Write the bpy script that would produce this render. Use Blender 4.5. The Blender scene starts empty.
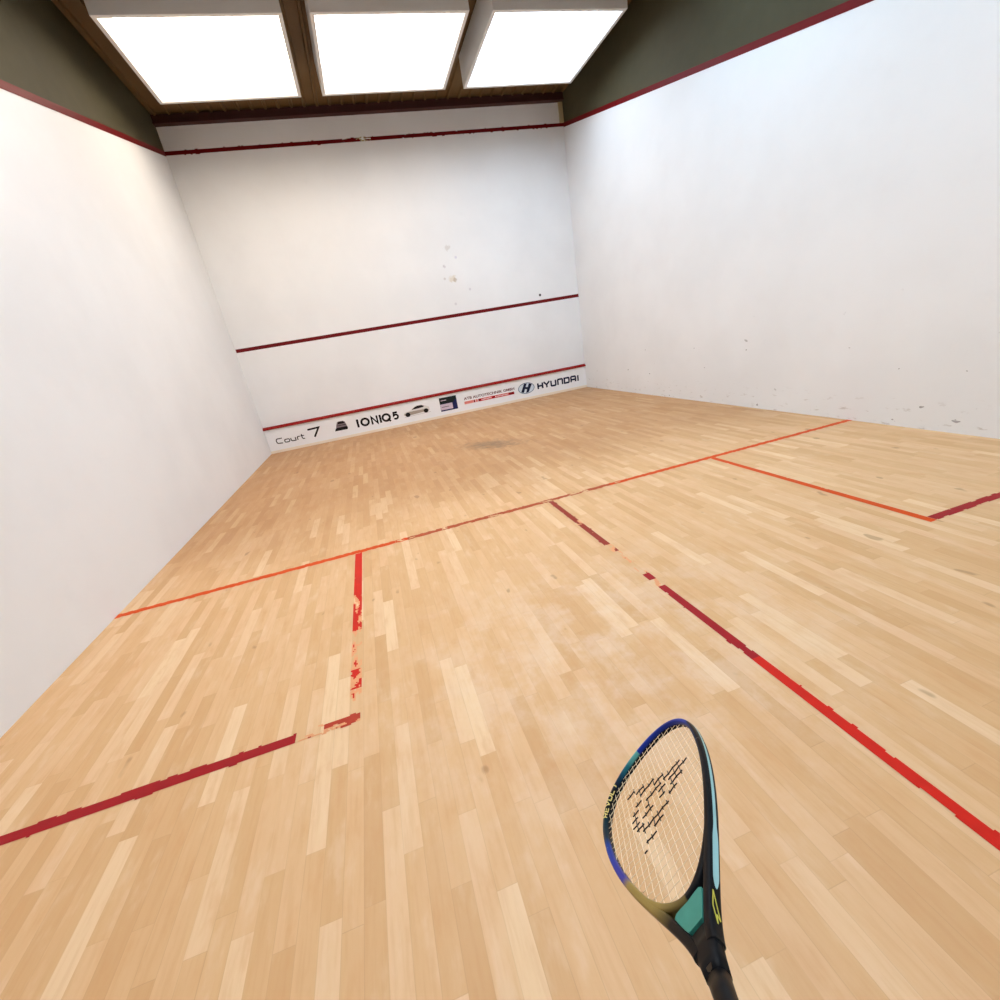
import bpy, bmesh, math, random
from mathutils import Vector, Matrix, noise as mnoise

SC = bpy.context.scene
COL = SC.collection

# ------------------------------------------------------------------ camera
cam_data = bpy.data.cameras.new('camera')
cam_data.sensor_fit = 'HORIZONTAL'
cam_data.sensor_width = 36.0
cam_data.lens = 15.557
cam_data.shift_x = 0.00688
cam_data.shift_y = -0.00303
cam_data.clip_start = 0.05
cam = bpy.data.objects.new('camera', cam_data)
COL.objects.link(cam)
CAM_LOC = Vector((2.0114, -8.6112, 1.3437))
CAM_R = Matrix(((0.9471344960668054, 0.24513220998970522, -0.20699383079174438),
                (-0.2759510868353281, 0.2932898285593881, -0.9153316743880362),
                (-0.16366809107055488, 0.9240623767306879, 0.3454294137391209)))
cam.matrix_world = Matrix.Translation(CAM_LOC) @ CAM_R.to_4x4()
SC.camera = cam

# ------------------------------------------------------------------ world, exposure
world = bpy.data.worlds.new('world')
SC.world = world
world.use_nodes = True
world.node_tree.nodes['Background'].inputs[0].default_value = (0.8, 0.85, 0.95, 1)
world.node_tree.nodes['Background'].inputs[1].default_value = 0.05
SC.view_settings.view_transform = 'Standard'
SC.view_settings.look = 'None'
SC.view_settings.gamma = 1.0
SC.view_settings.use_curve_mapping = False
SC.view_settings.exposure = 0.0

LIGHT_POWER = 6.7
# rows of added ceiling lights: centre y, one colour per lamp from left to right (tints chosen to warm or cool the walls)
LIGHT_ROWS = [(-1.92, [(1.0, .87, .72), (.97, .91, .86), (.70, .84, 1.0)]),
              (-4.50, [(1.0, .93, .88), (.80, .90, 1.0), (.46, .74, 1.0)]),
              (-7.20, [(.92, .93, 1.0), (.80, .90, 1.0), (.55, .79, 1.0)])]
LIGHT_X = (1.25, 3.20, 5.15)


# ------------------------------------------------------------------ helpers
def tag(o, label=None, cat=None, group=None, kind=None):
    if label: o['label'] = label
    if cat: o['category'] = cat
    if group: o['group'] = group
    if kind: o['kind'] = kind
    return o


class MB:
    """collects faces for ONE mesh object"""
    def __init__(self):
        self.v = []; self.f = []; self.m = []; self.c = None

    def quad(self, a, b, c, d, m=0):
        n = len(self.v); self.v += [a, b, c, d]; self.f.append((n, n + 1, n + 2, n + 3)); self.m.append(m)

    def poly(self, pts, m=0):
        n = len(self.v); self.v += list(pts); self.f.append(tuple(range(n, n + len(pts)))); self.m.append(m)

    def box(self, x0, x1, y0, y1, z0, z1, m=0):
        n = len(self.v)
        self.v += [(x, y, z) for z in (z0, z1) for y in (y0, y1) for x in (x0, x1)]
        for q in ((0, 2, 3, 1), (4, 5, 7, 6), (0, 1, 5, 4), (2, 6, 7, 3), (0, 4, 6, 2), (1, 3, 7, 5)):
            self.f.append(tuple(n + k for k in q)); self.m.append(m)

    def prism(self, pts, d, m=0):
        """closed solid: polygon pts (3D) pushed along vector d"""
        n = len(self.v); k = len(pts)
        self.v += [tuple(p) for p in pts] + [tuple(Vector(p) + Vector(d)) for p in pts]
        self.f.append(tuple(range(n, n + k))); self.m.append(m)
        self.f.append(tuple(range(n + 2 * k - 1, n + k - 1, -1))); self.m.append(m)
        for i in range(k):
            j = (i + 1) % k
            self.f.append((n + j, n + i, n + k + i, n + k + j)); self.m.append(m)

    def rings(self, rings, closed=False, caps=True, m=0):
        n = len(self.v); k = len(rings[0])
        for r in rings: self.v += [tuple(p) for p in r]
        R = len(rings)
        for i in range(R if closed else R - 1):
            a = n + i * k; b = n + ((i + 1) % R) * k
            for j in range(k):
                j2 = (j + 1) % k
                self.f.append((a + j, a + j2, b + j2, b + j)); self.m.append(m)
        if caps and not closed:
            self.f.append(tuple(n + k - 1 - j for j in range(k))); self.m.append(m)
            self.f.append(tuple(n + (R - 1) * k + j for j in range(k))); self.m.append(m)

    def tube(self, pts, r, seg=6, m=0):
        pts = [Vector(p) for p in pts]; rr = []
        for i, p in enumerate(pts):
            t = (pts[min(i + 1, len(pts) - 1)] - pts[max(i - 1, 0)]).normalized()
            up = Vector((0, 0, 1)) if abs(t.z) < .9 else Vector((1, 0, 0))
            a = t.cross(up).normalized(); b = t.cross(a)
            rr.append([p + (a * math.cos(q) + b * math.sin(q)) * r for q in (2 * math.pi * s / seg for s in range(seg))])
        self.rings(rr, m=m)

    def build(self, name, mats, parent=None, smooth=False, fix=True):
        me = bpy.data.meshes.new(name)
        me.from_pydata([tuple(p) for p in self.v], [], self.f)
        if not isinstance(mats, (list, tuple)): mats = [mats]
        for mt in mats: me.materials.append(mt)
        for p, mi in zip(me.polygons, self.m): p.material_index = mi; p.use_smooth = smooth
        if fix:
            bm = bmesh.new(); bm.from_mesh(me); bmesh.ops.recalc_face_normals(bm, faces=bm.faces); bm.to_mesh(me); bm.free()
        me.update()
        o = bpy.data.objects.new(name, me); COL.objects.link(o)
        if parent: o.parent = parent
        return o


def empty(name, loc=(0, 0, 0)):
    o = bpy.data.objects.new(name, None); COL.objects.link(o); o.location = loc; o.empty_display_size = .1
    return o


def srgb(r, g, b):
    f = lambda c: ((c / 255 + .055) / 1.055) ** 2.4 if c > 10 else c / 255 / 12.92
    return (f(r), f(g), f(b), 1)


def mat(name, col, rough=.5, metal=0.0, coat=0.0, bump=0.0, bscale=60, vary=0.0, vscale=6):
    m = bpy.data.materials.new(name); m.use_nodes = True
    nt = m.node_tree; b = nt.nodes['Principled BSDF']
    b.inputs['Roughness'].default_value = rough; b.inputs['Metallic'].default_value = metal
    b.inputs['Coat Weight'].default_value = coat
    b.inputs['Base Color'].default_value = col
    b.inputs['Specular IOR Level'].default_value = .18
    tc = nt.nodes.new('ShaderNodeTexCoord')
    if vary:
        n = nt.nodes.new('ShaderNodeTexNoise'); n.inputs['Scale'].default_value = vscale; n.inputs['Detail'].default_value = 5
        nt.links.new(tc.outputs['Object'], n.inputs['Vector'])
        mx = nt.nodes.new('ShaderNodeMix'); mx.data_type = 'RGBA'
        mx.inputs['A'].default_value = tuple(c * (1 - vary) for c in col[:3]) + (1,)
        mx.inputs['B'].default_value = tuple(min(1, c * (1 + vary)) for c in col[:3]) + (1,)
        nt.links.new(n.outputs['Fac'], mx.inputs['Factor']); nt.links.new(mx.outputs['Result'], b.inputs['Base Color'])
    if bump:
        n = nt.nodes.new('ShaderNodeTexNoise'); n.inputs['Scale'].default_value = bscale; n.inputs['Detail'].default_value = 4
        nt.links.new(tc.outputs['Object'], n.inputs['Vector'])
        bp = nt.nodes.new('ShaderNodeBump'); bp.inputs['Strength'].default_value = bump; bp.inputs['Distance'].default_value = .01
        nt.links.new(n.outputs['Fac'], bp.inputs['Height']); nt.links.new(bp.outputs['Normal'], b.inputs['Normal'])
    return m


class NG:
    """short hand for building node graphs"""
    def __init__(self, m):
        self.nt = m.node_tree; self.b = self.nt.nodes['Principled BSDF']
        self.tc = self.nt.nodes.new('ShaderNodeTexCoord')
        s = self.nt.nodes.new('ShaderNodeSeparateXYZ'); self.nt.links.new(self.tc.outputs['Object'], s.inputs[0])
        self.x, self.y, self.z = s.outputs

    def put(self, sock, v):
        if hasattr(v, 'node'): self.nt.links.new(v, sock)
        else: sock.default_value = v

    def math(self, op, a, b=None, c=None, clamp=False):
        n = self.nt.nodes.new('ShaderNodeMath'); n.operation = op; n.use_clamp = clamp
        self.put(n.inputs[0], a)
        if b is not None: self.put(n.inputs[1], b)
        if c is not None: self.put(n.inputs[2], c)
        return n.outputs[0]

    def vec(self, x, y, z=0.0):
        n = self.nt.nodes.new('ShaderNodeCombineXYZ')
        for i, v in enumerate((x, y, z)): self.put(n.inputs[i], v)
        return n.outputs[0]

    def noise(self, v, scale, detail=3, rough=.5):
        n = self.nt.nodes.new('ShaderNodeTexNoise'); self.put(n.inputs['Vector'], v)
        n.inputs['Scale'].default_value = scale; n.inputs['Detail'].default_value = detail; n.inputs['Roughness'].default_value = rough
        return n.outputs['Fac']

    def white(self, v):
        n = self.nt.nodes.new('ShaderNodeTexWhiteNoise'); n.noise_dimensions = '3D'; self.put(n.inputs['Vector'], v)
        return n.outputs['Value']

    def mix(self, fac, a, b):
        n = self.nt.nodes.new('ShaderNodeMix'); n.data_type = 'RGBA'
        self.put(n.inputs['Factor'], fac); self.put(n.inputs['A'], a); self.put(n.inputs['B'], b)
        return n.outputs['Result']

    def mul(self, fac, a, b):
        n = self.nt.nodes.new('ShaderNodeMix'); n.data_type = 'RGBA'; n.blend_type = 'MULTIPLY'
        self.put(n.inputs['Factor'], fac); self.put(n.inputs['A'], a); self.put(n.inputs['B'], b)
        return n.outputs['Result']

    def ramp(self, fac, stops):
        n = self.nt.nodes.new('ShaderNodeValToRGB'); self.put(n.inputs[0], fac)
        e = n.color_ramp.elements
        while len(e) < len(stops): e.new(.5)
        for k, (p, c) in enumerate(stops): e[k].position = p; e[k].color = c
        return n.outputs[0]

    def smooth(self, v, lo, hi):
        n = self.nt.nodes.new('ShaderNodeMapRange'); n.interpolation_type = 'SMOOTHSTEP'
        self.put(n.inputs[0], v); n.inputs[1].default_value = lo; n.inputs[2].default_value = hi
        return n.outputs[0]


# ------------------------------------------------------------------ materials: floor and walls
def floor_material():
    m = bpy.data.materials.new('maple_planks'); m.use_nodes = True
    g = NG(m); PW, PL = .0572, .47
    row = g.math('FLOOR', g.math('DIVIDE', g.x, PW))
    off = g.math('MULTIPLY', g.white(g.vec(row, 3.7, 0)), 7.3)
    ly = g.math('ADD', g.math('DIVIDE', g.y, PL), off)
    # stretch plank lengths a little per row
    idx = g.math('FLOOR', ly)
    val = g.white(g.vec(row, idx, 1.3))
    val2 = g.white(g.vec(row, idx, 7.1))
    fx = g.math('FRACT', g.math('DIVIDE', g.x, PW)); fy = g.math('FRACT', ly)
    tone = g.ramp(val, [(0, srgb(208, 162, 112)), (.2, srgb(214, 170, 121)), (.55, srgb(219, 176, 128)),
                        (.85, srgb(223, 182, 137)), (1, srgb(232, 198, 155))])
    # grain: long streaks plus blotchy heartwood
    gv = g.vec(g.math('MULTIPLY_ADD', g.x, 1.0, g.math('MULTIPLY', val2, 5)), g.math('MULTIPLY', g.y, .07), val)
    grain = g.noise(gv, 75, 5, .6)
    blot = g.noise(g.vec(g.math('ADD', g.x, g.math('MULTIPLY', val, 9)), g.math('MULTIPLY', g.y, .35), val2), 14, 4, .6)
    tone = g.mix(g.math('MULTIPLY', g.smooth(grain, .42, .72), .22), tone, srgb(198, 144, 92))
    tone = g.mix(g.math('MULTIPLY', g.smooth(blot, .5, .78), .5), tone, srgb(206, 152, 100))
    tone = g.mix(g.math('MULTIPLY', g.smooth(blot, .48, .26), .25), tone, srgb(238, 212, 178))
    # scattered small knots
    kn = g.noise(g.vec(g.x, g.math('MULTIPLY', g.y, .6), 4), 9, 2, .4)
    tone = g.mix(g.math('MULTIPLY', g.smooth(kn, .715, .76), .5), tone, srgb(150, 106, 62))
    # wear and weaker light at the front of the court, darkened into the wood
    front = g.smooth(g.math('ADD', g.y, g.math('MULTIPLY', g.noise(g.vec(g.x, g.y, 0), .9, 3), 1.6)), -5.1, -2.9)
    tone = g.mul(front, tone, (.70, .61, .51, 1))
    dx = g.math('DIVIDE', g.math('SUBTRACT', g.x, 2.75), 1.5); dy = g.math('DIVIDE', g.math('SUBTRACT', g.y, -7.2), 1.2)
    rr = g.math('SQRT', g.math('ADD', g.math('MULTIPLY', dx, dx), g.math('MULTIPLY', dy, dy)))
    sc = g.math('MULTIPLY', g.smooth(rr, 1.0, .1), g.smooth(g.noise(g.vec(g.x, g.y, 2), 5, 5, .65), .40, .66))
    tone = g.mix(g.math('MULTIPLY', sc, .36), tone, srgb(236, 214, 190))  # soft glare and pale scuffing painted as one haze
    # seams
    sx = g.math('MINIMUM', fx, g.math('SUBTRACT', 1.0, fx)); sy = g.math('MULTIPLY', g.math('MINIMUM', fy, g.math('SUBTRACT', 1.0, fy)), PL / PW)
    seam = g.smooth(g.math('MINIMUM', sx, sy), .03, .0)
    tone = g.mix(g.math('MULTIPLY', seam, g.math('MULTIPLY_ADD', val2, .22, .04)), tone, srgb(140, 96, 58))
    # grey rubber smudge in front of the board
    dx = g.math('DIVIDE', g.math('SUBTRACT', g.x, 3.36), .50); dy = g.math('DIVIDE', g.math('ADD', g.math('SUBTRACT', g.y, -3.10), g.math('MULTIPLY', g.math('SUBTRACT', g.x, 3.36), .55)), .36)
    rr = g.math('SQRT', g.math('ADD', g.math('MULTIPLY', dx, dx), g.math('MULTIPLY', dy, dy)))
    rr = g.math('ADD', rr, g.math('MULTIPLY_ADD', g.noise(g.vec(g.x, g.y, 8), 11, 5, .7), 2.6, -1.2))
    tone = g.mix(g.math('MULTIPLY', g.smooth(rr, 1.15, .1), .62), tone, srgb(96, 76, 56))
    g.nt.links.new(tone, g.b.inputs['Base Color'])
    ro = g.math('MULTIPLY_ADD', g.noise(g.vec(g.x, g.y, 0), 3, 4), .18, .34)
    g.nt.links.new(ro, g.b.inputs['Roughness'])
    g.b.inputs['Specular IOR Level'].default_value = .24
    bp = g.nt.nodes.new('ShaderNodeBump'); bp.inputs['Strength'].default_value = .08; bp.inputs['Distance'].default_value = .002
    g.nt.links.new(g.math('SUBTRACT', grain, seam), bp.inputs['Height']); g.nt.links.new(bp.outputs['Normal'], g.b.inputs['Normal'])
    return m


def wall_material(name, marks=(), scuff_axis=None, base=(236, 237, 238)):
    """white court plaster; marks = (x, z, radius, colour, strength) ball marks on the front wall"""
    m = bpy.data.materials.new(name); m.use_nodes = True
    g = NG(m)
    co = g.tc.outputs['Object']
    n1 = g.noise(co, .7, 4, .55); n2 = g.noise(co, 4.5, 5, .6)
    c = g.mix(g.smooth(n1, .35, .68), srgb(*[v - 3 for v in base]), srgb(*[min(255, v + 3) for v in base]))
    c = g.mix(g.math('MULTIPLY', g.smooth(n2, .55, .8), .05), c, srgb(200, 195, 190))
    for (mx, mz, r, colr, st) in marks:
        dx = g.math('SUBTRACT', g.x, mx); dz = g.math('SUBTRACT', g.z, mz)
        d = g.math('SQRT', g.math('ADD', g.math('MULTIPLY', dx, dx), g.math('MULTIPLY', dz, dz)))
        if r > .03:
            d = g.math('ADD', d, g.math('MULTIPLY_ADD', g.noise(co, 16, 3, .7), r * 3, -r * 1.5))
        c = g.mix(g.math('MULTIPLY', g.smooth(d, r, r * .5), st), c, srgb(*colr))
    if scuff_axis:
        # dashes left by the ball and shoes near the foot of the side wall
        v = g.vec(0.0, g.math('MULTIPLY', g.y, 1.0), g.math('MULTIPLY', g.z, 3.2))
        s = g.smooth(g.noise(v, 7.5, 4, .62), .60, .68)
        s = g.math('MULTIPLY', s, g.smooth(g.z, .34, .06))
        c = g.mix(g.math('MULTIPLY', s, .36), c, srgb(150, 134, 116))
        s2 = g.smooth(g.noise(g.vec(5.0, g.y, g.math('MULTIPLY', g.z, 1.5)), 9, 2, .5), .735, .75)
        c = g.mix(g.math('MULTIPLY', g.math('MULTIPLY', s2, g.smooth(g.z, 1.3, .5)), .7), c, srgb(120, 112, 110))
    g.nt.links.new(c, g.b.inputs['Base Color'])
    g.b.inputs['Roughness'].default_value = .62
    g.b.inputs['Specular IOR Level'].default_value = .3
    bp = g.nt.nodes.new('ShaderNodeBump'); bp.inputs['Strength'].default_value = .05; bp.inputs['Distance'].default_value = .01
    g.nt.links.new(g.noise(co, 30, 5, .6), bp.inputs['Height']); g.nt.links.new(bp.outputs['Normal'], g.b.inputs['Normal'])
    return m


FRONT_MARKS = [(3.925, 2.93, .055, (196, 188, 182), .45), (3.80, 2.64, .035, (178, 168, 176), .5), (4.05, 2.76, .03, (196, 194, 216), .5),
               (3.92, 2.42, .075, (216, 204, 182), .6), (3.97, 2.40, .04, (180, 166, 148), .6), (3.78, 2.44, .028, (190, 180, 176), .5),
               (4.216, 2.21, .028, (196, 192, 200), .5), (3.90, 2.00, .030, (196, 194, 200), .5), (5.585, 1.922, .0299, (14, 12, 12), 1.0)]
M_FLOOR = floor_material()
M_FRONT = wall_material('front_wall_plaster', FRONT_MARKS)
M_SIDE = wall_material('side_wall_plaster', (), True)
M_LEFT = wall_material('left_wall_plaster')
M_WALL = wall_material('plain_wall_plaster')
M_OLIVE = mat('dark_olive_boarding', srgb(76, 71, 52), .7, vary=.12)
M_POST = mat('beige_post_paint', srgb(186, 174, 140), .6, vary=.06)
M_BEAM = mat('dark_maroon_steel', srgb(70, 38, 36), .55, vary=.15)
M_ROOF = mat('brown_roof_sheet', srgb(112, 88, 56), .55, vary=.12, vscale=3)
M_RED = mat('wall_line_red', srgb(104, 2, 8), .5, vary=.15, vscale=20)
M_REDTOP = mat('tin_strip_red', srgb(140, 12, 10), .45, vary=.12, vscale=20)
M_TIN = mat('white_board_laminate', srgb(243, 243, 245), .4, vary=.02, vscale=3)
M_CREAM = mat('cream_skirting', srgb(240, 228, 208), .5, vary=.04)

# ------------------------------------------------------------------ the setting
W, L, H = 6.4, 9.75, 5.05
SIDE_Z0, SIDE_Z1 = 4.57, 2.13            # side wall out line falls from front to back
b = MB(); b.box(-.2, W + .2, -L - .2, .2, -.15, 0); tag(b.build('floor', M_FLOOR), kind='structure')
b = MB(); b.box(-.2, W + .2, 0, .2, 0, H + .1); tag(b.build('wall_front', M_FRONT), kind='structure')
b = MB(); b.box(-.2, W + .2, -L - .2, -L, 0, H + .1); tag(b.build('wall_back', M_WALL), kind='structure')


def side_wall(name, x0, x1, m):
    w = MB(); w.prism([(x0, 0, 0), (x0, -L, 0), (x0, -L, SIDE_Z1), (x0, 0, SIDE_Z0)], (x1 - x0, 0, 0))
    tag(w.build(name, m), kind='structure')
    w = MB(); w.prism([(x0, 0, SIDE_Z0), (x0, -L, SIDE_Z1), (x0, -L, H + .1), (x0, 0, H + .1)], (x1 - x0, 0, 0))
    return w


tag(side_wall('wall_left', -.2, 0, M_LEFT).build('wall_left_upper', M_OLIVE), kind='structure')
tag(side_wall('wall_right', W, W + .2, M_SIDE).build('wall_right_upper', M_OLIVE), kind='structure')

# ribbed roof sheet: ribs run along the court
b = MB(); pitch = .187; prof = [(-.2, H)]
k = 0
x = -.2 + .04
while x < W + .15:
    prof += [(x, H), (x + .014, H - .032), (x + .040, H - .032), (x + .054, H)]
    x += pitch
prof.append((W + .2, H))
for (xa, za), (xb, zb) in zip(prof, prof[1:]):
    b.quad((xa, .2, za), (xb, .2, zb), (xb, -L - .2, zb), (xa, -L - .2, za))
b.quad((-.2, .2, H + .1), (W + .2, .2, H + .1), (W + .2, -L - .2, H + .1), (-.2, -L - .2, H + .1))
tag(b.build('ceiling', M_ROOF, fix=False), kind='structure')

# steel beam along the top of the front wall, with a bottom flange
b = MB(); b.box(.0, W, -.07, 0, H - .125, H - .02); b.box(.0, W, -.10, 0, H - .135, H - .118)
tag(b.build('trim_1', M_BEAM), kind='structure')
b = MB(); b.box(W - .075, W - .002, -.03, 0, SIDE_Z0 + .05, H - .14)
tag(b.build('trim_2', M_POST), kind='structure')


# ------------------------------------------------------------------ painted lines on the walls
def ragged_strip(name, p0, du, n_out, length, width, th, mats, label, cover, colour=None, cell=.006, seed=1, rag=.10, parent=None, fade=None):
    """A painted strip from p0 along unit du; width along dv, laid th proud of the surface (n_out).
    cover(s) -> share of paint left at s; colour(s) -> material index."""
    du = Vector(du).normalized(); n = Vector(n_out); dv = n.cross(du)
    p0 = Vector(p0); b = MB()
    nt = max(5, round(width / cell)); ct = width / nt
    ns = max(1, round(length / cell)); cs = length / ns
    run = None

    def state(i, j):
        s = (i + .5) * cs; t = (j + .5) * ct - width / 2
        c = cover(s)
        edge = width / 2 - abs(t)
        q = mnoise.fractal(Vector((s * 9, t * 30, seed * 7.3)), 1.0, 2.0, 5) * .42 + .5
        e = mnoise.noise(Vector((s * 22, (1 if t > 0 else -1) * 9.1, seed * 3.1))) * .5 + .5
        if edge < rag * width * e: return -1
        if c >= .999 or q < c: return colour(s) if colour else 0
        if fade is not None and q < c + fade[1] and c < .999: return fade[0]
        return -1
    for j in range(nt):
        t0 = j * ct - width / 2; i = 0
        while i < ns:
            st = state(i, j); k = i
            while k + 1 < ns and state(k + 1, j) == st and k - i < 40: k += 1
            if st >= 0:
                a = p0 + du * (i * cs) + dv * t0; c_ = p0 + du * ((k + 1) * cs) + dv * t0
                o = n * th
                b.quad(a + o, c_ + o, c_ + dv * ct + o, a + dv * ct + o, st)
            i = k + 1
    ob = b.build(name, mats, parent, fix=False)
    if label: tag(ob, label, 'court line')
    return ob


FULL = lambda s: 1.0
out_cover = lambda s: 1.0 if s < 2.55 else (.49 if s < 3.0 else 1.0)
# front wall: out line (flaking near the middle), service line
M_CHIP = mat('bare_plaster_chip', srgb(176, 156, 118), .7)
ragged_strip('court_line', (0, 0, 4.595), (1, 0, 0), (0, -1, 0), W, .068, .002, [M_RED, M_CHIP],
             'dark red out line with chipped lower edge high across the front wall', out_cover, cell=.008, seed=5, rag=.22, fade=(1, .12))
ragged_strip('court_line', (.01, 0, 1.805), (1, 0, 0), (0, -1, 0), W - .01, .058, .002, [M_RED],
             'red service line across the white front wall above the sponsor board', FULL, cell=.01, seed=6, rag=.05)
sl = Vector((0, -L, SIDE_Z1 - SIDE_Z0)); sll = sl.length
ragged_strip('court_line', (W, 0, SIDE_Z0 + .02), sl, (-1, 0, 0), sll, .062, .002, [M_RED],
             'sloping red out line along the top of the right side wall', FULL, cell=.012, seed=7, rag=.05)
ragged_strip('court_line', (0, 0, SIDE_Z0 + .02), sl, (1, 0, 0), sll, .062, .002, [M_RED],
             'sloping red out line along the top of the left side wall', FULL, cell=.012, seed=8, rag=.05)

# ------------------------------------------------------------------ painted lines on the floor
P_ORANGE = mat('floor_paint_orange', srgb(210, 76, 18), .6, vary=.12, vscale=18)
P_BROWN = mat('floor_paint_worn', srgb(172, 74, 34), .5, vary=.2, vscale=25)
P_RED = mat('floor_paint_red', srgb(202, 30, 8), .5, vary=.15, vscale=18)
P_CRIM = mat('floor_paint_crimson', srgb(156, 18, 24), .5, vary=.18, vscale=18)
P_DARK = mat('floor_paint_dark', srgb(148, 48, 30), .5, vary=.2, vscale=20)
P_RUST = mat('floor_paint_rust', srgb(176, 56, 34), .5, vary=.2, vscale=25)
P_FADE = mat('floor_paint_faded', srgb(226, 158, 110), .5, vary=.1, vscale=25)
UP = (0, 0, 1)


def short_col(s): return 0 if (s < 2.0 or s > 3.75) else 1


def short_cov(s):
    if s < 1.9: return 1.0
    if s < 3.9: return .62
    return 1.0


ragged_strip('court_line', (0, -5.465, 0), (1, 0, 0), UP, W, .058, .0012, [P_ORANGE, P_BROWN],
             'long orange short line crossing the whole wooden floor', short_cov, short_col, seed=11, rag=.10)


def box_cov(s):
    if s < .62: return 1.0
    if s < .80: return .64
    if s < 1.0: return .56
    if s < 1.22: return .40
    if s < 1.32: return .34
    if s < 1.45: return .52
    return .30


ragged_strip('court_line', (1.625, -5.495, 0), (0, -1, 0), UP, 1.60, .050, .0012, [P_RED, P_FADE],
             'worn red side line of the left service box, running toward the camera', box_cov, seed=12, rag=.08, fade=(1, .16))


def back_cov(s):
    if s < 1.39: return 1.0
    if s < 1.44: return .36
    if s < 1.50: return .40
    return .52


ragged_strip('court_line', (0, -7.115, 0), (1, 0, 0), UP, 1.645, .056, .0012, [P_CRIM, P_FADE, P_RUST],
             'dark red back line of the left service box, broken at its end', back_cov, lambda s: 0 if s < 1.40 else 2, seed=13, rag=.16, fade=(1, .10))


def half_cov(s):
    if s < .46: return 1.0
    if s < .54: return .50
    if s < .90: return .68
    if s < 1.0: return .48
    if s < 1.30: return .22
    if s < 1.37: return .70
    if s < 1.44: return .30
    return 1.0


ragged_strip('court_line', (3.19, -5.495, 0), (0.0, -1, 0), UP, L - 5.495, .052, .0012, [P_DARK, P_FADE, P_CRIM, P_RED],
             'half court line with a worn gap, its near end bright red', half_cov,
             lambda s: 0 if s < 1.3 else (2 if s < 2.03 else 3), seed=14, rag=.22, fade=(1, .14))
ragged_strip('court_line', (4.775, -5.495, 0), (0, -1, 0), UP, 1.645, .048, .0012, [P_ORANGE],
             'orange side line of the right service box by the right wall', FULL, seed=15, rag=.08)
ragged_strip('court_line', (4.802, -7.115, 0), (1, 0, 0), UP, W - 4.802, .050, .0012, [P_CRIM],
             'dark red back line of the right service box, reaching the right wall', FULL, seed=16, rag=.10)

# ------------------------------------------------------------------ ceiling lights, added to light the court
M_LFRAME = mat('white_added_frame', srgb(228, 228, 226), .4, vary=.02)


def emit(name, col, s):
    m = bpy.data.materials.new(name); m.use_nodes = True
    g = NG(m); bs = g.b
    bs.inputs['Base Color'].default_value = (.9, .9, .9, 1); bs.inputs['Roughness'].default_value = .4
    gx = g.math('ABSOLUTE', g.math('SUBTRACT', g.math('FRACT', g.math('MULTIPLY', g.x, 5)), .5))
    k = g.math('MULTIPLY_ADD', gx, .08, .96)
    bs.inputs['Emission Color'].default_value = tuple(col) + (1,)
    g.nt.links.new(g.math('MULTIPLY', k, s), bs.inputs['Emission Strength'])
    return m


ROWN = ['front', 'middle', 'back']; COLN = ['beside the left wall', 'over the middle of the court', 'beside the right wall']
lw, ll = .80, .72                         # half sizes
fr = MB()
for (x0, x1, y0, y1) in ((-lw - .04, lw + .04, -ll - .04, -ll), (-lw - .04, lw + .04, ll, ll + .04), (-lw - .04, -lw, -ll, ll), (lw, lw + .04, -ll, ll)):
    fr.box(x0, x1, y0, y1, -.36, 0)  # deep sides shaped to keep light off the upper walls
fr.box(-lw, lw, -ll, ll, -.012, 0)
fme = None
dme = MB(); dme.box(-lw, lw, -ll, ll, -.062, -.05)
for r, (ly, lcs) in enumerate(LIGHT_ROWS):
    for c, lx in enumerate(LIGHT_X):
        em = emit('added_light_diffuser', lcs[c], LIGHT_POWER)
        t = empty('added_ceiling_light', (lx, ly, H - .034))
        tag(t, 'added square white ceiling light of the %s row %s' % (ROWN[r], COLN[c]), 'ceiling light', 'added ceiling lights in three rows')
        fr.build('added_frame', M_LFRAME, t); dme.build('added_diffuser', em, t)

# ------------------------------------------------------------------ the tin (sponsor board)
tin = empty('sponsor_board', (3.2, -.03, 0))
tag(tin, 'long white sponsor board with red top edge along the foot of the front wall', 'sign board')
T0 = Vector((3.2, -.03, 0))
YF = -.028                                # face of the board in world y


def tin_part(b, name, mats, label=None, parent=None, smooth=False, fix=True):
    b.v = [tuple(Vector(p) - T0) for p in b.v]
    o = b.build(name, mats, parent or tin, smooth, fix)
    if label: o['label'] = label
    return o


b = MB(); b.box(.004, W - .004, YF, -.001, .045, .432); tin_part(b, 'panel', M_TIN)
b = MB(); b.prism([(.0, -.001, .432), (.0, YF - .020, .432), (.0, YF - .020, .452), (.0, -.001, .480)], (W, 0, 0))
tin_part(b, 'top_strip', M_REDTOP, 'red strip along the top of the board')
b = MB(); b.box(.004, W - .004, YF - .006, -.001, 0, .045); tin_part(b, 'kick_strip', M_CREAM, 'cream strip along the foot of the board')

INK = mat('black_print', srgb(22, 20, 24), .4, vary=.1, vscale=30)
NAVY = mat('navy_print', srgb(26, 36, 66), .4, vary=.08, vscale=30)
GREYINK = mat('grey_red_print', srgb(120, 84, 86), .45, vary=.1, vscale=30)
REDINK = mat('red_print', srgb(206, 52, 50), .4, vary=.1, vscale=30)
DKRED = mat('dark_red_print', srgb(150, 22, 30), .4, vary=.1, vscale=30)
PINKINK = mat('pale_red_print', srgb(232, 140, 130), .45, vary=.08, vscale=30)
WHITEINK = mat('white_print', srgb(246, 240, 240), .45, vary=.02, vscale=30)


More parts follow.
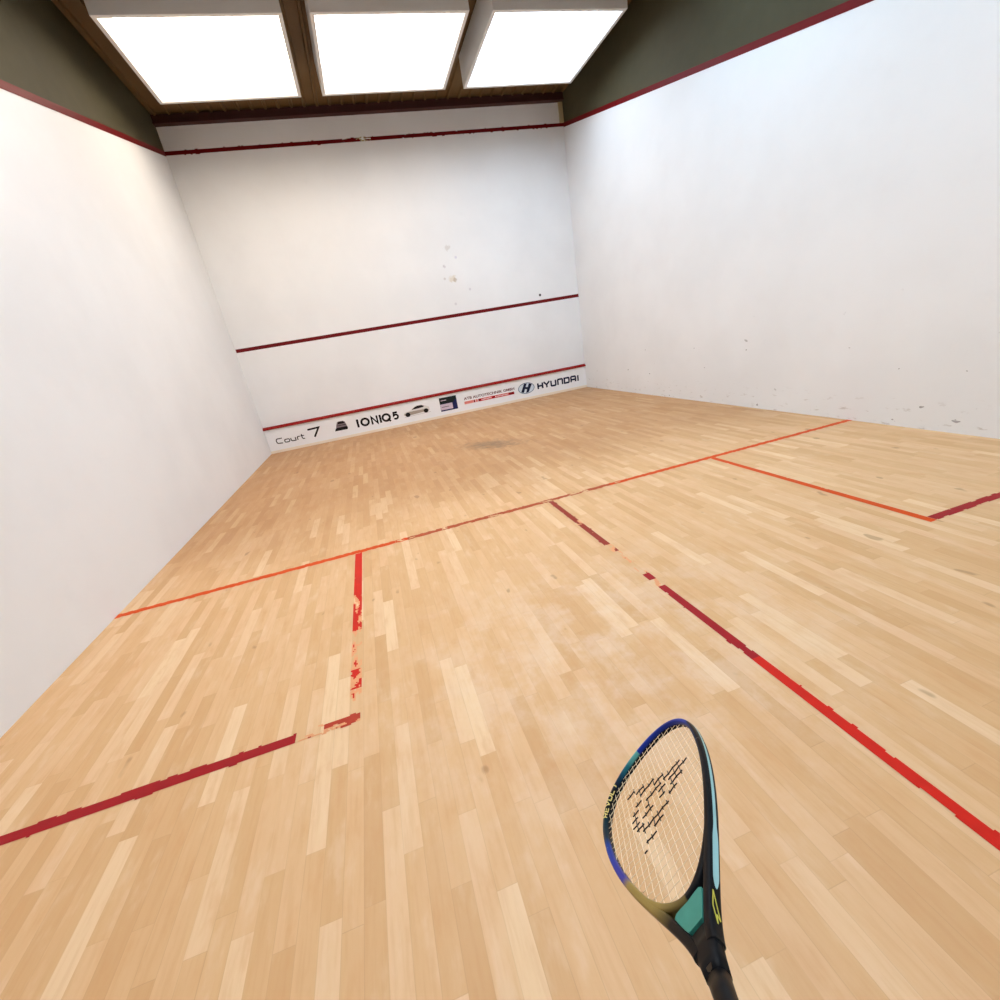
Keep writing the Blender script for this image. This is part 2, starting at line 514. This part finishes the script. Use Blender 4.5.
def stroke(b, pts, w, y=YF - .0015, th=.0015, m=0):
    """flat ribbon with mitred joints drawn on the board, pts in (x, z)"""
    P = [Vector((p[0], p[1])) for p in pts]; closed = (P[0] - P[-1]).length < 1e-6
    if closed: P = P[:-1]
    n = len(P); Lf = []; Rt = []
    for i in range(n):
        a = P[i - 1] if (i > 0 or closed) else None
        c = P[(i + 1) % n] if (i < n - 1 or closed) else None
        d1 = (P[i] - a).normalized() if a is not None else None
        d2 = (c - P[i]).normalized() if c is not None else None
        d1 = d1 or d2; d2 = d2 or d1
        n1 = Vector((-d1.y, d1.x)); n2 = Vector((-d2.y, d2.x)); mm = n1 + n2
        mm = mm.normalized() if mm.length > 1e-6 else n1
        k = min(2.2, 1 / max(.3, mm.dot(n1)))
        Lf.append(P[i] + mm * (w / 2 * k)); Rt.append(P[i] - mm * (w / 2 * k))
    for i in range(n if closed else n - 1):
        j = (i + 1) % n
        b.prism([(q.x, y, q.y) for q in (Lf[i], Lf[j], Rt[j], Rt[i])], (0, th, 0), m)


def arc(cx, cz, rx, rz, a0, a1, n=20):
    return [(cx + rx * math.cos(math.radians(a0 + (a1 - a0) * i / n)), cz + rz * math.sin(math.radians(a0 + (a1 - a0) * i / n))) for i in range(n + 1)]


def squircle(cx, cz, rx, rz, n=28, e=.55):
    o = []
    for i in range(n + 1):
        a = 2 * math.pi * i / n; c, s = math.cos(a), math.sin(a)
        o.append((cx + rx * math.copysign(abs(c) ** e, c), cz + rz * math.copysign(abs(s) ** e, s)))
    o[-1] = o[0]
    return o


# "Court 7"
b = MB(); w = .017
stroke(b, [(.258, .246), (.175, .246), (.158, .234), (.152, .205), (.158, .176), (.175, .164), (.252, .158)], w)
stroke(b, squircle(.334, .184, .042, .026), w)
stroke(b, [(.402, .214), (.402, .180), (.412, .162), (.430, .158), (.482, .158), (.482, .214)], w)
stroke(b, [(.516, .154), (.516, .200), (.526, .214), (.562, .214)], w)
stroke(b, [(.598, .246), (.598, .176), (.608, .160), (.640, .156)], w); stroke(b, [(.574, .214), (.640, .214)], w * .9)
tin_part(b, 'lettering', INK, 'thin dark word Court')
b = MB(); stroke(b, [(.722, .296), (.922, .304), (.812, .146)], .032)
tin_part(b, 'lettering', INK, 'large dark figure 7')
# "IONIQ 5"
b = MB(); w = .038; z0, z1 = .166, .286
stroke(b, [(1.620, z0 - .016), (1.620, z1 + .016)], w)
stroke(b, arc(1.757, .226, .068, .062, 0, 360, 30)[:-1] + [arc(1.757, .226, .068, .062, 0, 0, 1)[0]], w)
stroke(b, [(1.886, z0 - .016), (1.886, z1 + .006), (1.985, z0 - .006), (1.985, z1 + .016)], w * .92)
stroke(b, [(2.046, z0 - .016), (2.046, z1 + .016)], w)
stroke(b, arc(2.158, .226, .068, .062, 0, 360, 30)[:-1] + [arc(2.158, .226, .068, .062, 0, 0, 1)[0]], w)
stroke(b, [(2.178, .196), (2.232, .146)], w * .9)
stroke(b, [(2.378, z1), (2.310, z1), (2.304, .232)] + arc(2.336, .206, .044, .040, 110, -140, 16), w * .92)
tin_part(b, 'lettering', INK, 'bold black model lettering with figure 5')
# slim navy car-maker's lettering
b = MB(); w = .034; z0, z1 = .164, .280


def seg(*pts): stroke(b, list(pts), w)


seg((5.298, z0), (5.298, z1)); seg((5.398, z0), (5.398, z1)); seg((5.298, .222), (5.398, .222))
seg((5.428, z1), (5.490, .222)); seg((5.556, z1), (5.490, .222)); seg((5.491, .230), (5.491, z0))
seg((5.592, z1), (5.592, .184), (5.604, .172), (5.682, .172), (5.694, .184), (5.694, z1))
seg((5.744, z0), (5.744, .262), (5.756, .274), (5.836, .274), (5.848, .262), (5.848, z0))
seg((5.894, .174), (5.984, .174), (5.998, .188), (5.998, .258), (5.984, .272), (5.894, .272), (5.894, .174))
seg((6.046, z0), (6.046, .262), (6.058, .274), (6.136, .274), (6.148, .262), (6.148, z0)); seg((6.046, .212), (6.148, .212))
seg((6.206, z0), (6.206, z1))
tin_part(b, 'lettering', NAVY, 'wide navy maker lettering at the right end')
# oval emblem with a slanted H
EMB = mat('emblem_pale_blue', srgb(214, 228, 240), .3, metal=.1, vary=.06, vscale=12)
RING = mat('emblem_ring_blue', srgb(96, 122, 150), .35, metal=.3, vary=.1, vscale=12)
b = MB(); ex, ez, rx, rz = 5.040, .232, .172, .104
b.prism([(p[0], YF - .002, p[1]) for p in arc(ex, ez, rx, rz, 0, 360, 40)[:-1]], (0, .002, 0), 0)
rg = arc(ex, ez, rx, rz, 0, 360, 40); rg[-1] = rg[0]; stroke(b, rg, .012, YF - .004, .004, 1)
for pts in ([(4.918, .168), (4.972, .150), (5.058, .324), (5.000, .326)], [(5.020, .140), (5.078, .146), (5.166, .294), (5.106, .320)],
            [(4.992, .226), (5.006, .262), (5.090, .246), (5.078, .200), (5.040, .212)]):
    b.prism([(p[0], YF - .005, p[1]) for p in pts], (0, .005, 0), 2)
tin_part(b, 'emblem', [EMB, RING, NAVY], 'oval emblem with slanted dark letter H')

# garage firm: small capitals over a red bar
def font_mesh(text, x0, x1, z0, z1, m, label, bold=0.0, slant=0.0):
    cu = bpy.data.curves.new('lettering', 'FONT'); cu.body = text; cu.size = 1; cu.offset = bold; cu.extrude = .02
    tmp = bpy.data.objects.new('lettering_source', cu); COL.objects.link(tmp)
    dg = bpy.context.evaluated_depsgraph_get()
    me = bpy.data.meshes.new_from_object(tmp.evaluated_get(dg))
    bpy.data.objects.remove(tmp)
    xs = [v.co.x for v in me.vertices]; ys = [v.co.y for v in me.vertices]
    a, c, d, e = min(xs), max(xs), min(ys), max(ys)
    for v in me.vertices:
        v.co = Vector((x0 + (v.co.x - a) / (c - a) * (x1 - x0), YF - .003 + (.0015 if v.co.z < 0 else 0), z0 + (v.co.y - d) / (e - d) * (z1 - z0))) - T0
    me.materials.clear(); me.materials.append(m)
    o = bpy.data.objects.new('lettering', me); COL.objects.link(o); o.parent = tin; o['label'] = label
    return o


font_mesh('ATB AUTOTECHNIK GMBH', 3.712, 4.782, .248, .300, GREYINK, 'small grey red capitals of a garage firm', .03)
b = MB(); bx = lambda x0, x1, m, z0=.166, z1=.218: b.box(x0, x1, YF - .002, YF, z0, z1, m)
bx(3.712, 3.90, 1); bx(3.905, 3.935, 2); bx(3.945, 3.99, 1); bx(4.0, 4.045, 2); bx(4.045, 4.30, 0); bx(4.30, 4.345, 2); bx(4.345, 4.66, 0); bx(4.66, 4.768, 2)
for x in [4.07 + .027 * i for i in range(8)] + [4.36 + .029 * i for i in range(10)]:
    b.box(x, x + .015, YF - .003, YF, .182, .204, 3)
tin_part(b, 'red_bar', [REDINK, PINKINK, DKRED, WHITEINK], 'red bar with pale dashes under the small capitals')

# printed pictures
CARB = mat('printed_beige_body', srgb(172, 160, 148), .4, vary=.14, vscale=14)
CARL = mat('printed_light_body', srgb(226, 222, 218), .4, vary=.05, vscale=14)
CARM = mat('printed_mauve_body', srgb(132, 118, 124), .4, vary=.14, vscale=14)
DARKP = mat('printed_black', srgb(26, 22, 24), .4, vary=.2, vscale=20)
SHADE = mat('printed_grey', srgb(206, 202, 204), .4, vary=.04, vscale=20)


def flat(b, pts, m, k=0): b.prism([(p[0], YF - .0012 - .0008 * k, p[1]) for p in pts], (0, .0012 + .0008 * k, 0), m)


b = MB()
flat(b, [(1.214, .206), (1.236, .272), (1.262, .324), (1.292, .334), (1.372, .330), (1.398, .312), (1.412, .268), (1.424, .206)], 0, 0)
flat(b, [(1.262, .284), (1.276, .320), (1.298, .328), (1.366, .324), (1.386, .308), (1.396, .284)], 1, 1)
flat(b, [(1.186, .166), (1.206, .206), (1.226, .222), (1.412, .222), (1.430, .200), (1.418, .164)], 1, 1)
flat(b, [(1.246, .262), (1.404, .262), (1.408, .252), (1.242, .252)], 1, 1)
tin_part(b, 'car_picture', [CARM, DARKP], 'small printed rear view of a grey car')
b = MB()
flat(b, [(2.490, .196), (2.500, .226), (2.540, .246), (2.640, .266), (2.720, .318), (2.780, .338), (2.870, .336), (2.950, .296), (3.004, .264), (3.010, .206), (2.980, .186), (2.53, .168)], 1, 0)
flat(b, [(2.500, .206), (2.560, .238), (2.700, .242), (2.960, .236), (2.996, .214), (2.960, .196), (2.62, .176), (2.53, .172)], 0, 1)
flat(b, [(2.662, .270), (2.724, .310), (2.782, .326), (2.866, .324), (2.916, .294), (2.880, .280), (2.76, .272)], 2, 2)
for wx, wz in ((2.572, .192), (2.932, .204)):
    flat(b, [(wx + .046 * math.cos(t * .3927), wz + .042 * math.sin(t * .3927)) for t in range(16)], 2, 2)
flat(b, [(2.50, .158), (3.02, .172), (3.02, .164), (2.50, .148)], 3, 0)
tin_part(b, 'car_picture', [CARB, CARL, DARKP, SHADE], 'small printed side view of a pale car')
PD = mat('poster_dark_green', srgb(28, 38, 38), .35, vary=.35, vscale=16)
PN = mat('poster_navy', srgb(30, 34, 84), .35, vary=.2, vscale=10)
PP = mat('poster_pale', srgb(206, 190, 206), .35, vary=.1, vscale=14)
b = MB(); flat(b, [(3.222, .116), (3.566, .116), (3.566, .380), (3.222, .380)], 1, 0)
flat(b, [(3.222, .262), (3.500, .262), (3.520, .300), (3.566, .310), (3.566, .380), (3.222, .380)], 0, 1)
flat(b, [(3.226, .142), (3.470, .142), (3.470, .254), (3.226, .254)], 2, 1)
flat(b, [(3.25, .318), (3.36, .318), (3.36, .330), (3.25, .330)], 2, 2)
flat(b, [(3.25, .19), (3.40, .19), (3.40, .205), (3.25, .205)], 3, 2)
tin_part(b, 'poster_picture', [PD, PN, PP, CARM], 'dark square printed picture with a pale panel')

# ------------------------------------------------------------------ squash racket
RC = Vector((0.24342356, -0.45348122, -0.63702896))          # head centre seen from the lens, then turned to world
RU = CAM_R @ Vector((0.17197738, -0.11561205, -0.97829323)); RV = CAM_R @ Vector((0.62088438, 0.78372788, 0.01652846)); RN = CAM_R @ Vector((0.76480479, -0.61024951, 0.20656518))
head_c = CAM_LOC + CAM_R @ RC
racket = empty('squash_racket')
racket.matrix_world = Matrix(((RU.x, RV.x, RN.x, 0), (RU.y, RV.y, RN.y, 0), (RU.z, RV.z, RN.z, 0), (0, 0, 0, 1)))
racket.location = head_c - RU * .52
tag(racket, 'blue and black squash racket with white strings held out over the floor', 'squash racket')

UW, BW, UB, K2, TH, DD, KT, UT, K3, K2H = 0.57875, 0.11450, 0.34750, 0.44939, 0.0082, 0.0078, 0.76575, 0.28010, 0.18644, 0.41536
TIP = .686


def bez(p0, p1, p2, p3, n=40):
    p0, p1, p2, p3 = (Vector(p) for p in (p0, p1, p2, p3)); o = []
    for i in range(n):
        t = i / n; o.append((1 - t) ** 3 * p0 + 3 * t * (1 - t) ** 2 * p1 + 3 * t * t * (1 - t) * p2 + t ** 3 * p3)
    return o


def outer_half():
    a = bez((TIP, 0), (TIP, KT * BW), (UW + .5 * (TIP - UW), BW), (UW, BW))
    wt = .016
    c = bez((UW, BW), (UW - K2 * (UW - UT), BW), (UT + K3 * (UW - UT), wt + K3 * .5 * (BW - wt)), (UT, wt))
    return a + c + [Vector((UT, wt))]


def hole_half():
    T = TIP - TH; B = BW - TH
    a = bez((T, 0), (T, KT * B), (UW + .5 * (T - UW), B), (UW, B))
    c = bez((UW, B), (UW - K2H * (UW - UB), B), (UB, .45 * B), (UB, 0))
    return a + c + [Vector((UB, 0))]


def normals2(P, closed):
    o = []; n = len(P)
    for i in range(n):
        a = P[(i - 1) % n] if closed or i > 0 else P[i]; c = P[(i + 1) % n] if closed or i < n - 1 else P[i]
        d = (c - a).normalized(); o.append(Vector((-d.y, d.x)))
    return o


hh = hole_half(); hole = hh + [Vector((p.x, -p.y)) for p in hh[-2:0:-1]]     # closed, starts at tip, v > 0 side first
# outward normal of the hole loop: order tip -> +v -> bridge -> -v
hn = [-n for n in normals2(hole, True)]
if hn[20].dot(hole[20] - Vector((.5, 0))) < 0: hn = [-n for n in hn]


def section(t, wd, th, nseg=32, e=.6):
    o = []
    for k in range(nseg):
        a = 2 * math.pi * k / nseg; c, s = math.cos(a), math.sin(a)
        o.append((th / 2 * math.copysign(abs(c) ** e, c), wd * math.copysign(abs(s) ** e, s)))
    return o


def ease(x, a, b_): t = max(0, min(1, (x - a) / (b_ - a))); return t * t * (3 - 2 * t)


NS = 32
fb = MB(); cols = []
C3 = lambda r, g, b_: Vector(srgb(r, g, b_)[:3])
BLACK, BLUE, DBLUE, MINT, TEAL, GREEN, INDIGO, GOLD, CYAN, NVY = (C3(12, 14, 18), C3(26, 52, 150), C3(20, 34, 104), C3(186, 236, 218), C3(20, 96, 116), C3(96, 150, 78),
                                                                  C3(52, 54, 150), C3(150, 128, 70), C3(150, 214, 226), C3(10, 28, 50))


def ramp3(x, stops):
    if x <= stops[0][0]: return stops[0][1]
    for (a, ca), (c, cc) in zip(stops, stops[1:]):
        if x <= c: return ca.lerp(cc, (x - a) / (c - a))
    return stops[-1][1]


def paint(u, v, dn, w, arm):
    """the racket's own paint: dn = -1 inner .. 1 outer, w = -1 seen face .. 1 far face"""
    if v < 0:
        face = ramp3(u, [(.33, BLACK), (.37, GOLD), (.435, GOLD), (.452, INDIGO), (.50, BLUE), (.545, C3(22, 60, 140)), (.565, C3(10, 40, 52)), (.61, C3(10, 44, 54)), (.618, BLACK), (.655, BLACK), (.663, NVY), (.670, C3(14, 66, 88)),
                         (.675, C3(30, 110, 124)), (.680, C3(120, 200, 182)), (.6852, MINT)])
        if u > .681 and dn < -.1 and w > -.6: face = face.lerp(GREEN, .7)
    else:
        face = ramp3(u, [(.33, BLACK), (.45, BLACK), (.52, NVY), (.58, C3(14, 44, 84)), (.61, BLUE), (.66, C3(24, 46, 134)), (.682, BLUE), (.69, BLUE)])
        if u > .6849: face = MINT.lerp(GREEN, .45 if dn < -.1 and w > -.6 else .0)
    if dn < -.25 and w > -.05: face = BLACK
    if v > 0 and dn > .3 and u < .60: face = BLACK
    return face


# head ring
PATH = []
for i in range(len(hole)):
    p, q = hole[i], hole[(i + 1) % len(hole)]
    m_ = max(1, round((q - p).length / .0016))
    for k in range(m_): PATH.append((p.lerp(q, k / m_), hn[i].lerp(hn[(i + 1) % len(hole)], k / m_).normalized()))
rings = []
for p, n in PATH:
    th = TH + .0015 * ease(.42 - p.x, 0, .05) * (1 if abs(p.y) < .06 else .4); rg = []
    for (a, w) in section(0, DD, th, NS):
        c = p + n * (th / 2 + a); rg.append((c.x, c.y, w)); cols.append(paint(p.x, p.y, a / (th / 2), w / DD, False))
    rings.append(rg)
fb.rings(rings, closed=True)
# two throat arms follow the outer outline down to the shaft
for sgn in (1, -1):
    oh = [p for p in outer_half()]; oh = oh[44:]; oh = [oh[i].lerp(oh[i + 1], k / 6) for i in range(len(oh) - 1) for k in range(6)] + [oh[-1]]
    on = normals2(oh, False); rr = []
    for i, p in enumerate(oh):
        n = on[i]; n = n if n.y > 0 else -n
        t = i / (len(oh) - 1); th = TH + .0052 * t; rg = []
        for (a, w) in section(0, DD, th, NS):
            c = p - n * (th / 2) + n * a
            rg.append((c.x, c.y * sgn, w * (1 + .02 * (t > 0)))); cols.append(paint(p.x, sgn * p.y, a / (th / 2), w / DD, True))
        rr.append(rg if sgn > 0 else rg)
    fb.rings(rr)
# throat yoke where the arms join
rr = []
for u, hw, hd in ((.300, .016, .0072), (.285, .0155, .0078), (.270, .0125, .0084), (.255, .0105, .0088)):
    rg = []
    for (a, w) in section(0, hd, 2 * hw, NS): rg.append((u, a, w)); cols.append(BLACK)
    rr.append(rg)
fb.rings(rr)
M_FRAME = bpy.data.materials.new('racket_paint'); M_FRAME.use_nodes = True
g = NG(M_FRAME); at = g.nt.nodes.new('ShaderNodeAttribute'); at.attribute_name = 'paint'
g.nt.links.new(g.mix(g.math('MULTIPLY', g.noise(g.tc.outputs['Object'], 90, 3), .02), at.outputs['Color'], (.3, .3, .3, 1)), g.b.inputs['Base Color'])
g.b.inputs['Roughness'].default_value = .38; g.b.inputs['Coat Weight'].default_value = .0; g.b.inputs['Specular IOR Level'].default_value = .10
fo = fb.build('frame', M_FRAME, racket, True)
ca = fo.data.color_attributes.new('paint', 'FLOAT_COLOR', 'POINT')
for i, c in enumerate(cols): ca.data[i].color = (c.x, c.y, c.z, 1)

# shaft, grip
RB = mat('racket_black', srgb(14, 15, 18), .35, vary=.2, vscale=60)
b = MB(); rr = []
for u, hw, hd in ((.262, .0108, .0088), (.24, .0095, .0088), (.20, .0095, .0092), (.185, .0105, .0100)):
    rr.append([(u, a, w) for (a, w) in section(0, hd, 2 * hw, NS, .8)])
b.rings(rr); b.build('shaft', RB, racket, True)
GR = mat('grip_wrap_grey', srgb(40, 42, 48), .8, bump=.4, bscale=200, vary=.15, vscale=80)
b = MB(); rr = []
n = 120
for i in range(n + 1):
    u = .200 - .190 * i / n; ph = (u / .024) % 1.0; k = 1 + .05 * (ph - .5)
    rr.append([(u, a * k, w * k) for (a, w) in section(0, .0135, .031, NS, .75)])
b.rings(rr); gp = b.build('grip', GR, racket, True)
b = MB(); rr = [[(u, a, w) for (a, w) in section(0, .0145 * s, .034 * s, NS, .8)] for u, s in ((.012, 1.0), (.002, 1.02), (-.002, .92))]
b.rings(rr); b.build('butt_cap', RB, gp, True)

# teal wedge in the throat
TEALM = mat('throat_teal', srgb(62, 138, 124), .35, vary=.18, vscale=50)
b = MB(); hw_ = [(.3335, 0), (.3345, .012), (.3345, .0185), (.3315, .0222), (.324, .0195), (.312, .0145), (.304, .010)]
b.prism([(u, v, -DD - .0003) for u, v in hw_ + [(u, -v) for u, v in hw_[:0:-1]]], (0, 0, 2 * DD + .0006))
ti = b.build('throat_inlay', TEALM, racket)


# ---- strings
def in_hole(u, v):
    c = False; n = len(hole)
    for i in range(n):
        a, q = hole[i], hole[(i + 1) % n]
        if (a.y > v) != (q.y > v) and u < (q.x - a.x) * (v - a.y) / (q.y - a.y) + a.x: c = not c
    return c


def span(fixed, axis):
    lo, hi = (UB, TIP) if axis == 0 else (-BW, BW); S = []
    N = 500
    for i in range(N + 1):
        t = lo + (hi - lo) * i / N
        if in_hole(t, fixed) if axis == 0 else in_hole(fixed, t): S.append(t)
    return (S[0] - .003, S[-1] + .003) if S else None


CP, MPI = .01262, .0104                    # cross and main spacing
rows = [.4795 + CP * k for k in range(-10, 17)]
mains = [MPI * (k + .5) for k in range(-11, 11)]
STR = mat('string_white', srgb(246, 222, 186), .6, vary=.05, vscale=40)
SINK = mat('string_ink', srgb(34, 20, 16), .5, vary=.3, vscale=60)
b = MB(); RS = .00042
WA = .0005
for i, v in enumerate(mains):
    s = span(v, 0)
    if not s: continue
    pts = [s[0]] + [u for u in rows if s[0] + .002 < u < s[1] - .002] + [s[1]]
    b.tube([(u, v, WA * (1 if (i + rows.index(u)) % 2 else -1) if u in rows else 0) for u in pts], RS, 6)
for j, u in enumerate(rows):
    s = span(u, 1)
    if not s: continue
    pts = [s[0]] + [v for v in mains if s[0] + .002 < v < s[1] - .002] + [s[1]]
    b.tube([(u, v, -WA * (1 if (mains.index(v) + j) % 2 else -1) if v in mains else 0) for v in pts], RS, 6)
b.build('string_bed', STR, racket, True)

# inked stencil: cross rows and the bits of main string between them
ROWS_INK = {.6060: [(-.054, -.036)], .5946: [(-.034, -.0145)], .583: [(-.0265, .0085)], .5706: [(.005, .027), (-.0415, -.027)],
            .558: [(.024, .064), (-.0185, .018), (-.051, -.037)], .5455: [(.032, .076), (.008, .0245), (-.0235, -.015), (-.055, -.042)],
            .533: [(.032, .060), (.006, .0185), (-.034, -.0085), (-.056, -.041)], .520: [(.024, .043), (-.050, -.034)],
            .507: [(-.039, .019)], .4945: [(-.018, .003)], .4795: [(-.038, -.0165)], .4668: [(-.046, -.040)]}
b = MB(); RI = .0009
near = lambda u: min(range(len(rows)), key=lambda k: abs(rows[k] - u))
inked = {}
for u0, sp in ROWS_INK.items():
    j = near(u0); u = rows[j]
    for (a, c) in sp:
        mids = [v for v in mains if a < v < c]
        pts = [a] + mids + [c]
        b.tube([(u, v, -WA * (1 if (mains.index(v) + j) % 2 else -1) if v in mids else 0) for v in pts], RI, 6)
        for v in mids: inked.setdefault(mains.index(v), set()).add(j)
rnd = random.Random(4)
for i, js in inked.items():
    for j in js:
        u = rows[j]; d0 = .0062 * rnd.uniform(.6, 1.2); d1 = .0062 * rnd.uniform(.5, 1.1)
        if j + 1 in js and rnd.random() < .9: d1 = CP
        z = WA * (1 if (i + j) % 2 else -1)
        b.tube([(u - d0, mains[i], z * .3), (u, mains[i], z), (u + d1, mains[i], z * .3 if d1 < CP else -z)], RI, 6)
so = b.build('string_stencil', SINK, racket, True)
so['label'] = 'dark broken emblem inked on the strings'

# gold word along the frame and small yellow mark by the throat
GOLDM = mat('frame_gold_print', srgb(226, 206, 128), .35, vary=.12, vscale=120)
LET = {'R': [[(0, 0), (0, 1), (.7, 1), (.7, .5), (0, .5)], [(.3, .5), (.75, 0)]], 'E': [[(.75, 1), (0, 1), (0, 0), (.75, 0)], [(0, .5), (.6, .5)]],
       'V': [[(0, 1), (.38, 0), (.76, 1)]], 'O': [[(0, 0), (0, 1), (.75, 1), (.75, 0), (0, 0)]], 'L': [[(0, 1), (0, 0), (.7, 0)]], 'T': [[(0, 1), (.8, 1)], [(.4, 1), (.4, 0)]]}
# arc-length table on the v<0 side, heading from bridge to tip
left = [(p, n) for p, n in PATH if p.y < 0]
su = [0.0]
for (p, n), (q, n2) in zip(left, left[1:]): su.append(su[-1] + (q - p).length)


def frame_pt(s, h, lift=.0003):
    """s = run along the frame, h = 0 (inner edge) .. 1 (outer edge) over the seen face"""
    k = min(range(len(su)), key=lambda i: abs(su[i] - s)); p, n = left[k]
    tan = Vector((n.y, -n.x)); p = p + ((left[min(k + 1, len(left) - 1)][0] - left[max(k - 1, 0)][0]).normalized()) * (s - su[k])
    ang = math.radians(185 + 115 * h)
    c, sn = math.cos(ang), math.sin(ang); e = .6
    a = (TH / 2 + lift) * math.copysign(abs(c) ** e, c); w = (DD + lift) * math.copysign(abs(sn) ** e, sn)
    q = p + n * (TH / 2 + a)
    return Vector((q.x, q.y, w))


kA = min(range(len(left)), key=lambda i: abs(left[i][0].x - .612)); kB = min(range(len(left)), key=lambda i: abs(left[i][0].x - .664))
sA, sB = su[kA], su[kB]
b = MB(); step = (sB - sA) / 6
for q, ch in enumerate('REVOLT'):
    s0 = sA + q * step
    for st in LET[ch]:
        for (x0, y0), (x1, y1) in zip(st, st[1:]):
            N = 6; hw = .10
            d = Vector((x1 - x0, y1 - y0)); nn = Vector((-d.y, d.x)).normalized() * hw
            for k in range(N):
                qs = []
                for (t, sd) in ((k / N, 1), ((k + 1) / N, 1), ((k + 1) / N, -1), (k / N, -1)):
                    x = x0 + d.x * t + nn.x * sd; y = y0 + d.y * t + nn.y * sd
                    qs.append(frame_pt(s0 + x * step * .95, .15 + .7 * y))
                b.quad(*qs)
wo = b.build('frame_lettering', GOLDM, fo, fix=False); wo['label'] = 'gold capital letters along the blue frame'
YEL = mat('frame_yellow_print', srgb(206, 200, 84), .4, vary=.1, vscale=100)
oh = outer_half(); on = normals2(oh, False)
b = MB()


def arm_pt(u, w):
    k = min(range(len(oh)), key=lambda i: abs(oh[i].x - u)); n = on[k]; n = n if n.y > 0 else -n
    a_, c_ = oh[max(k - 1, 0)], oh[min(k + 1, len(oh) - 1)]
    t = (u - a_.x) / (c_.x - a_.x) if abs(c_.x - a_.x) > 1e-9 else 0
    p = a_.lerp(c_, t) + n * .0003
    return Vector((p.x, p.y, w * DD))


DU = -.003
for (u0, w0), (u1, w1) in [((.326, -.50), (.312, -.62)), ((.312, -.62), (.298, -.05)), ((.326, -.50), (.316, -.1)), ((.316, -.10), (.302, .40)), ((.302, .40), (.306, -.10)), ((.306, -.10), (.298, -.05))]:
    u0 += DU; u1 += DU
    d = Vector((u1 - u0, (w1 - w0) * DD)); nn = Vector((-d.y, d.x)).normalized() * .0007
    b.quad(arm_pt(u0 + nn.x, w0 + nn.y / DD), arm_pt(u1 + nn.x, w1 + nn.y / DD), arm_pt(u1 - nn.x, w1 - nn.y / DD), arm_pt(u0 - nn.x, w0 - nn.y / DD))
yo = b.build('frame_mark', YEL, fo, fix=False); yo['label'] = 'small yellow looped mark beside the throat'

# pale stripe along the outer side of the frame, widening into a rounded tongue near the throat
PALE = mat('stripe_pale_cyan', srgb(158, 204, 208), .35, vary=.12, vscale=30)
b = MB(); NST = 90


def stripe_edges(u):
    wide = .28 + .20 * (1 - ease(u, .375, .395)) - .12 * ease(u, .46, .58)
    return .04, wide * math.sqrt(max(0.0, min(1, (u - .326) / .010)))


us = [.326 + .274 * (i / NST) ** 1.25 for i in range(NST + 1)]
for ua, ub in zip(us, us[1:]):
    ca_, ha = stripe_edges(ua); cb_, hb = stripe_edges(ub)
    for k in range(6):
        t0, t1 = -1 + k / 3, -1 + (k + 1) / 3
        b.quad(arm_pt(ua, ca_ + ha * t0), arm_pt(ub, cb_ + hb * t0), arm_pt(ub, cb_ + hb * t1), arm_pt(ua, ca_ + ha * t1))
st = b.build('side_stripe', PALE, fo, True, fix=False); st['label'] = 'pale cyan stripe along the outer side of the frame'
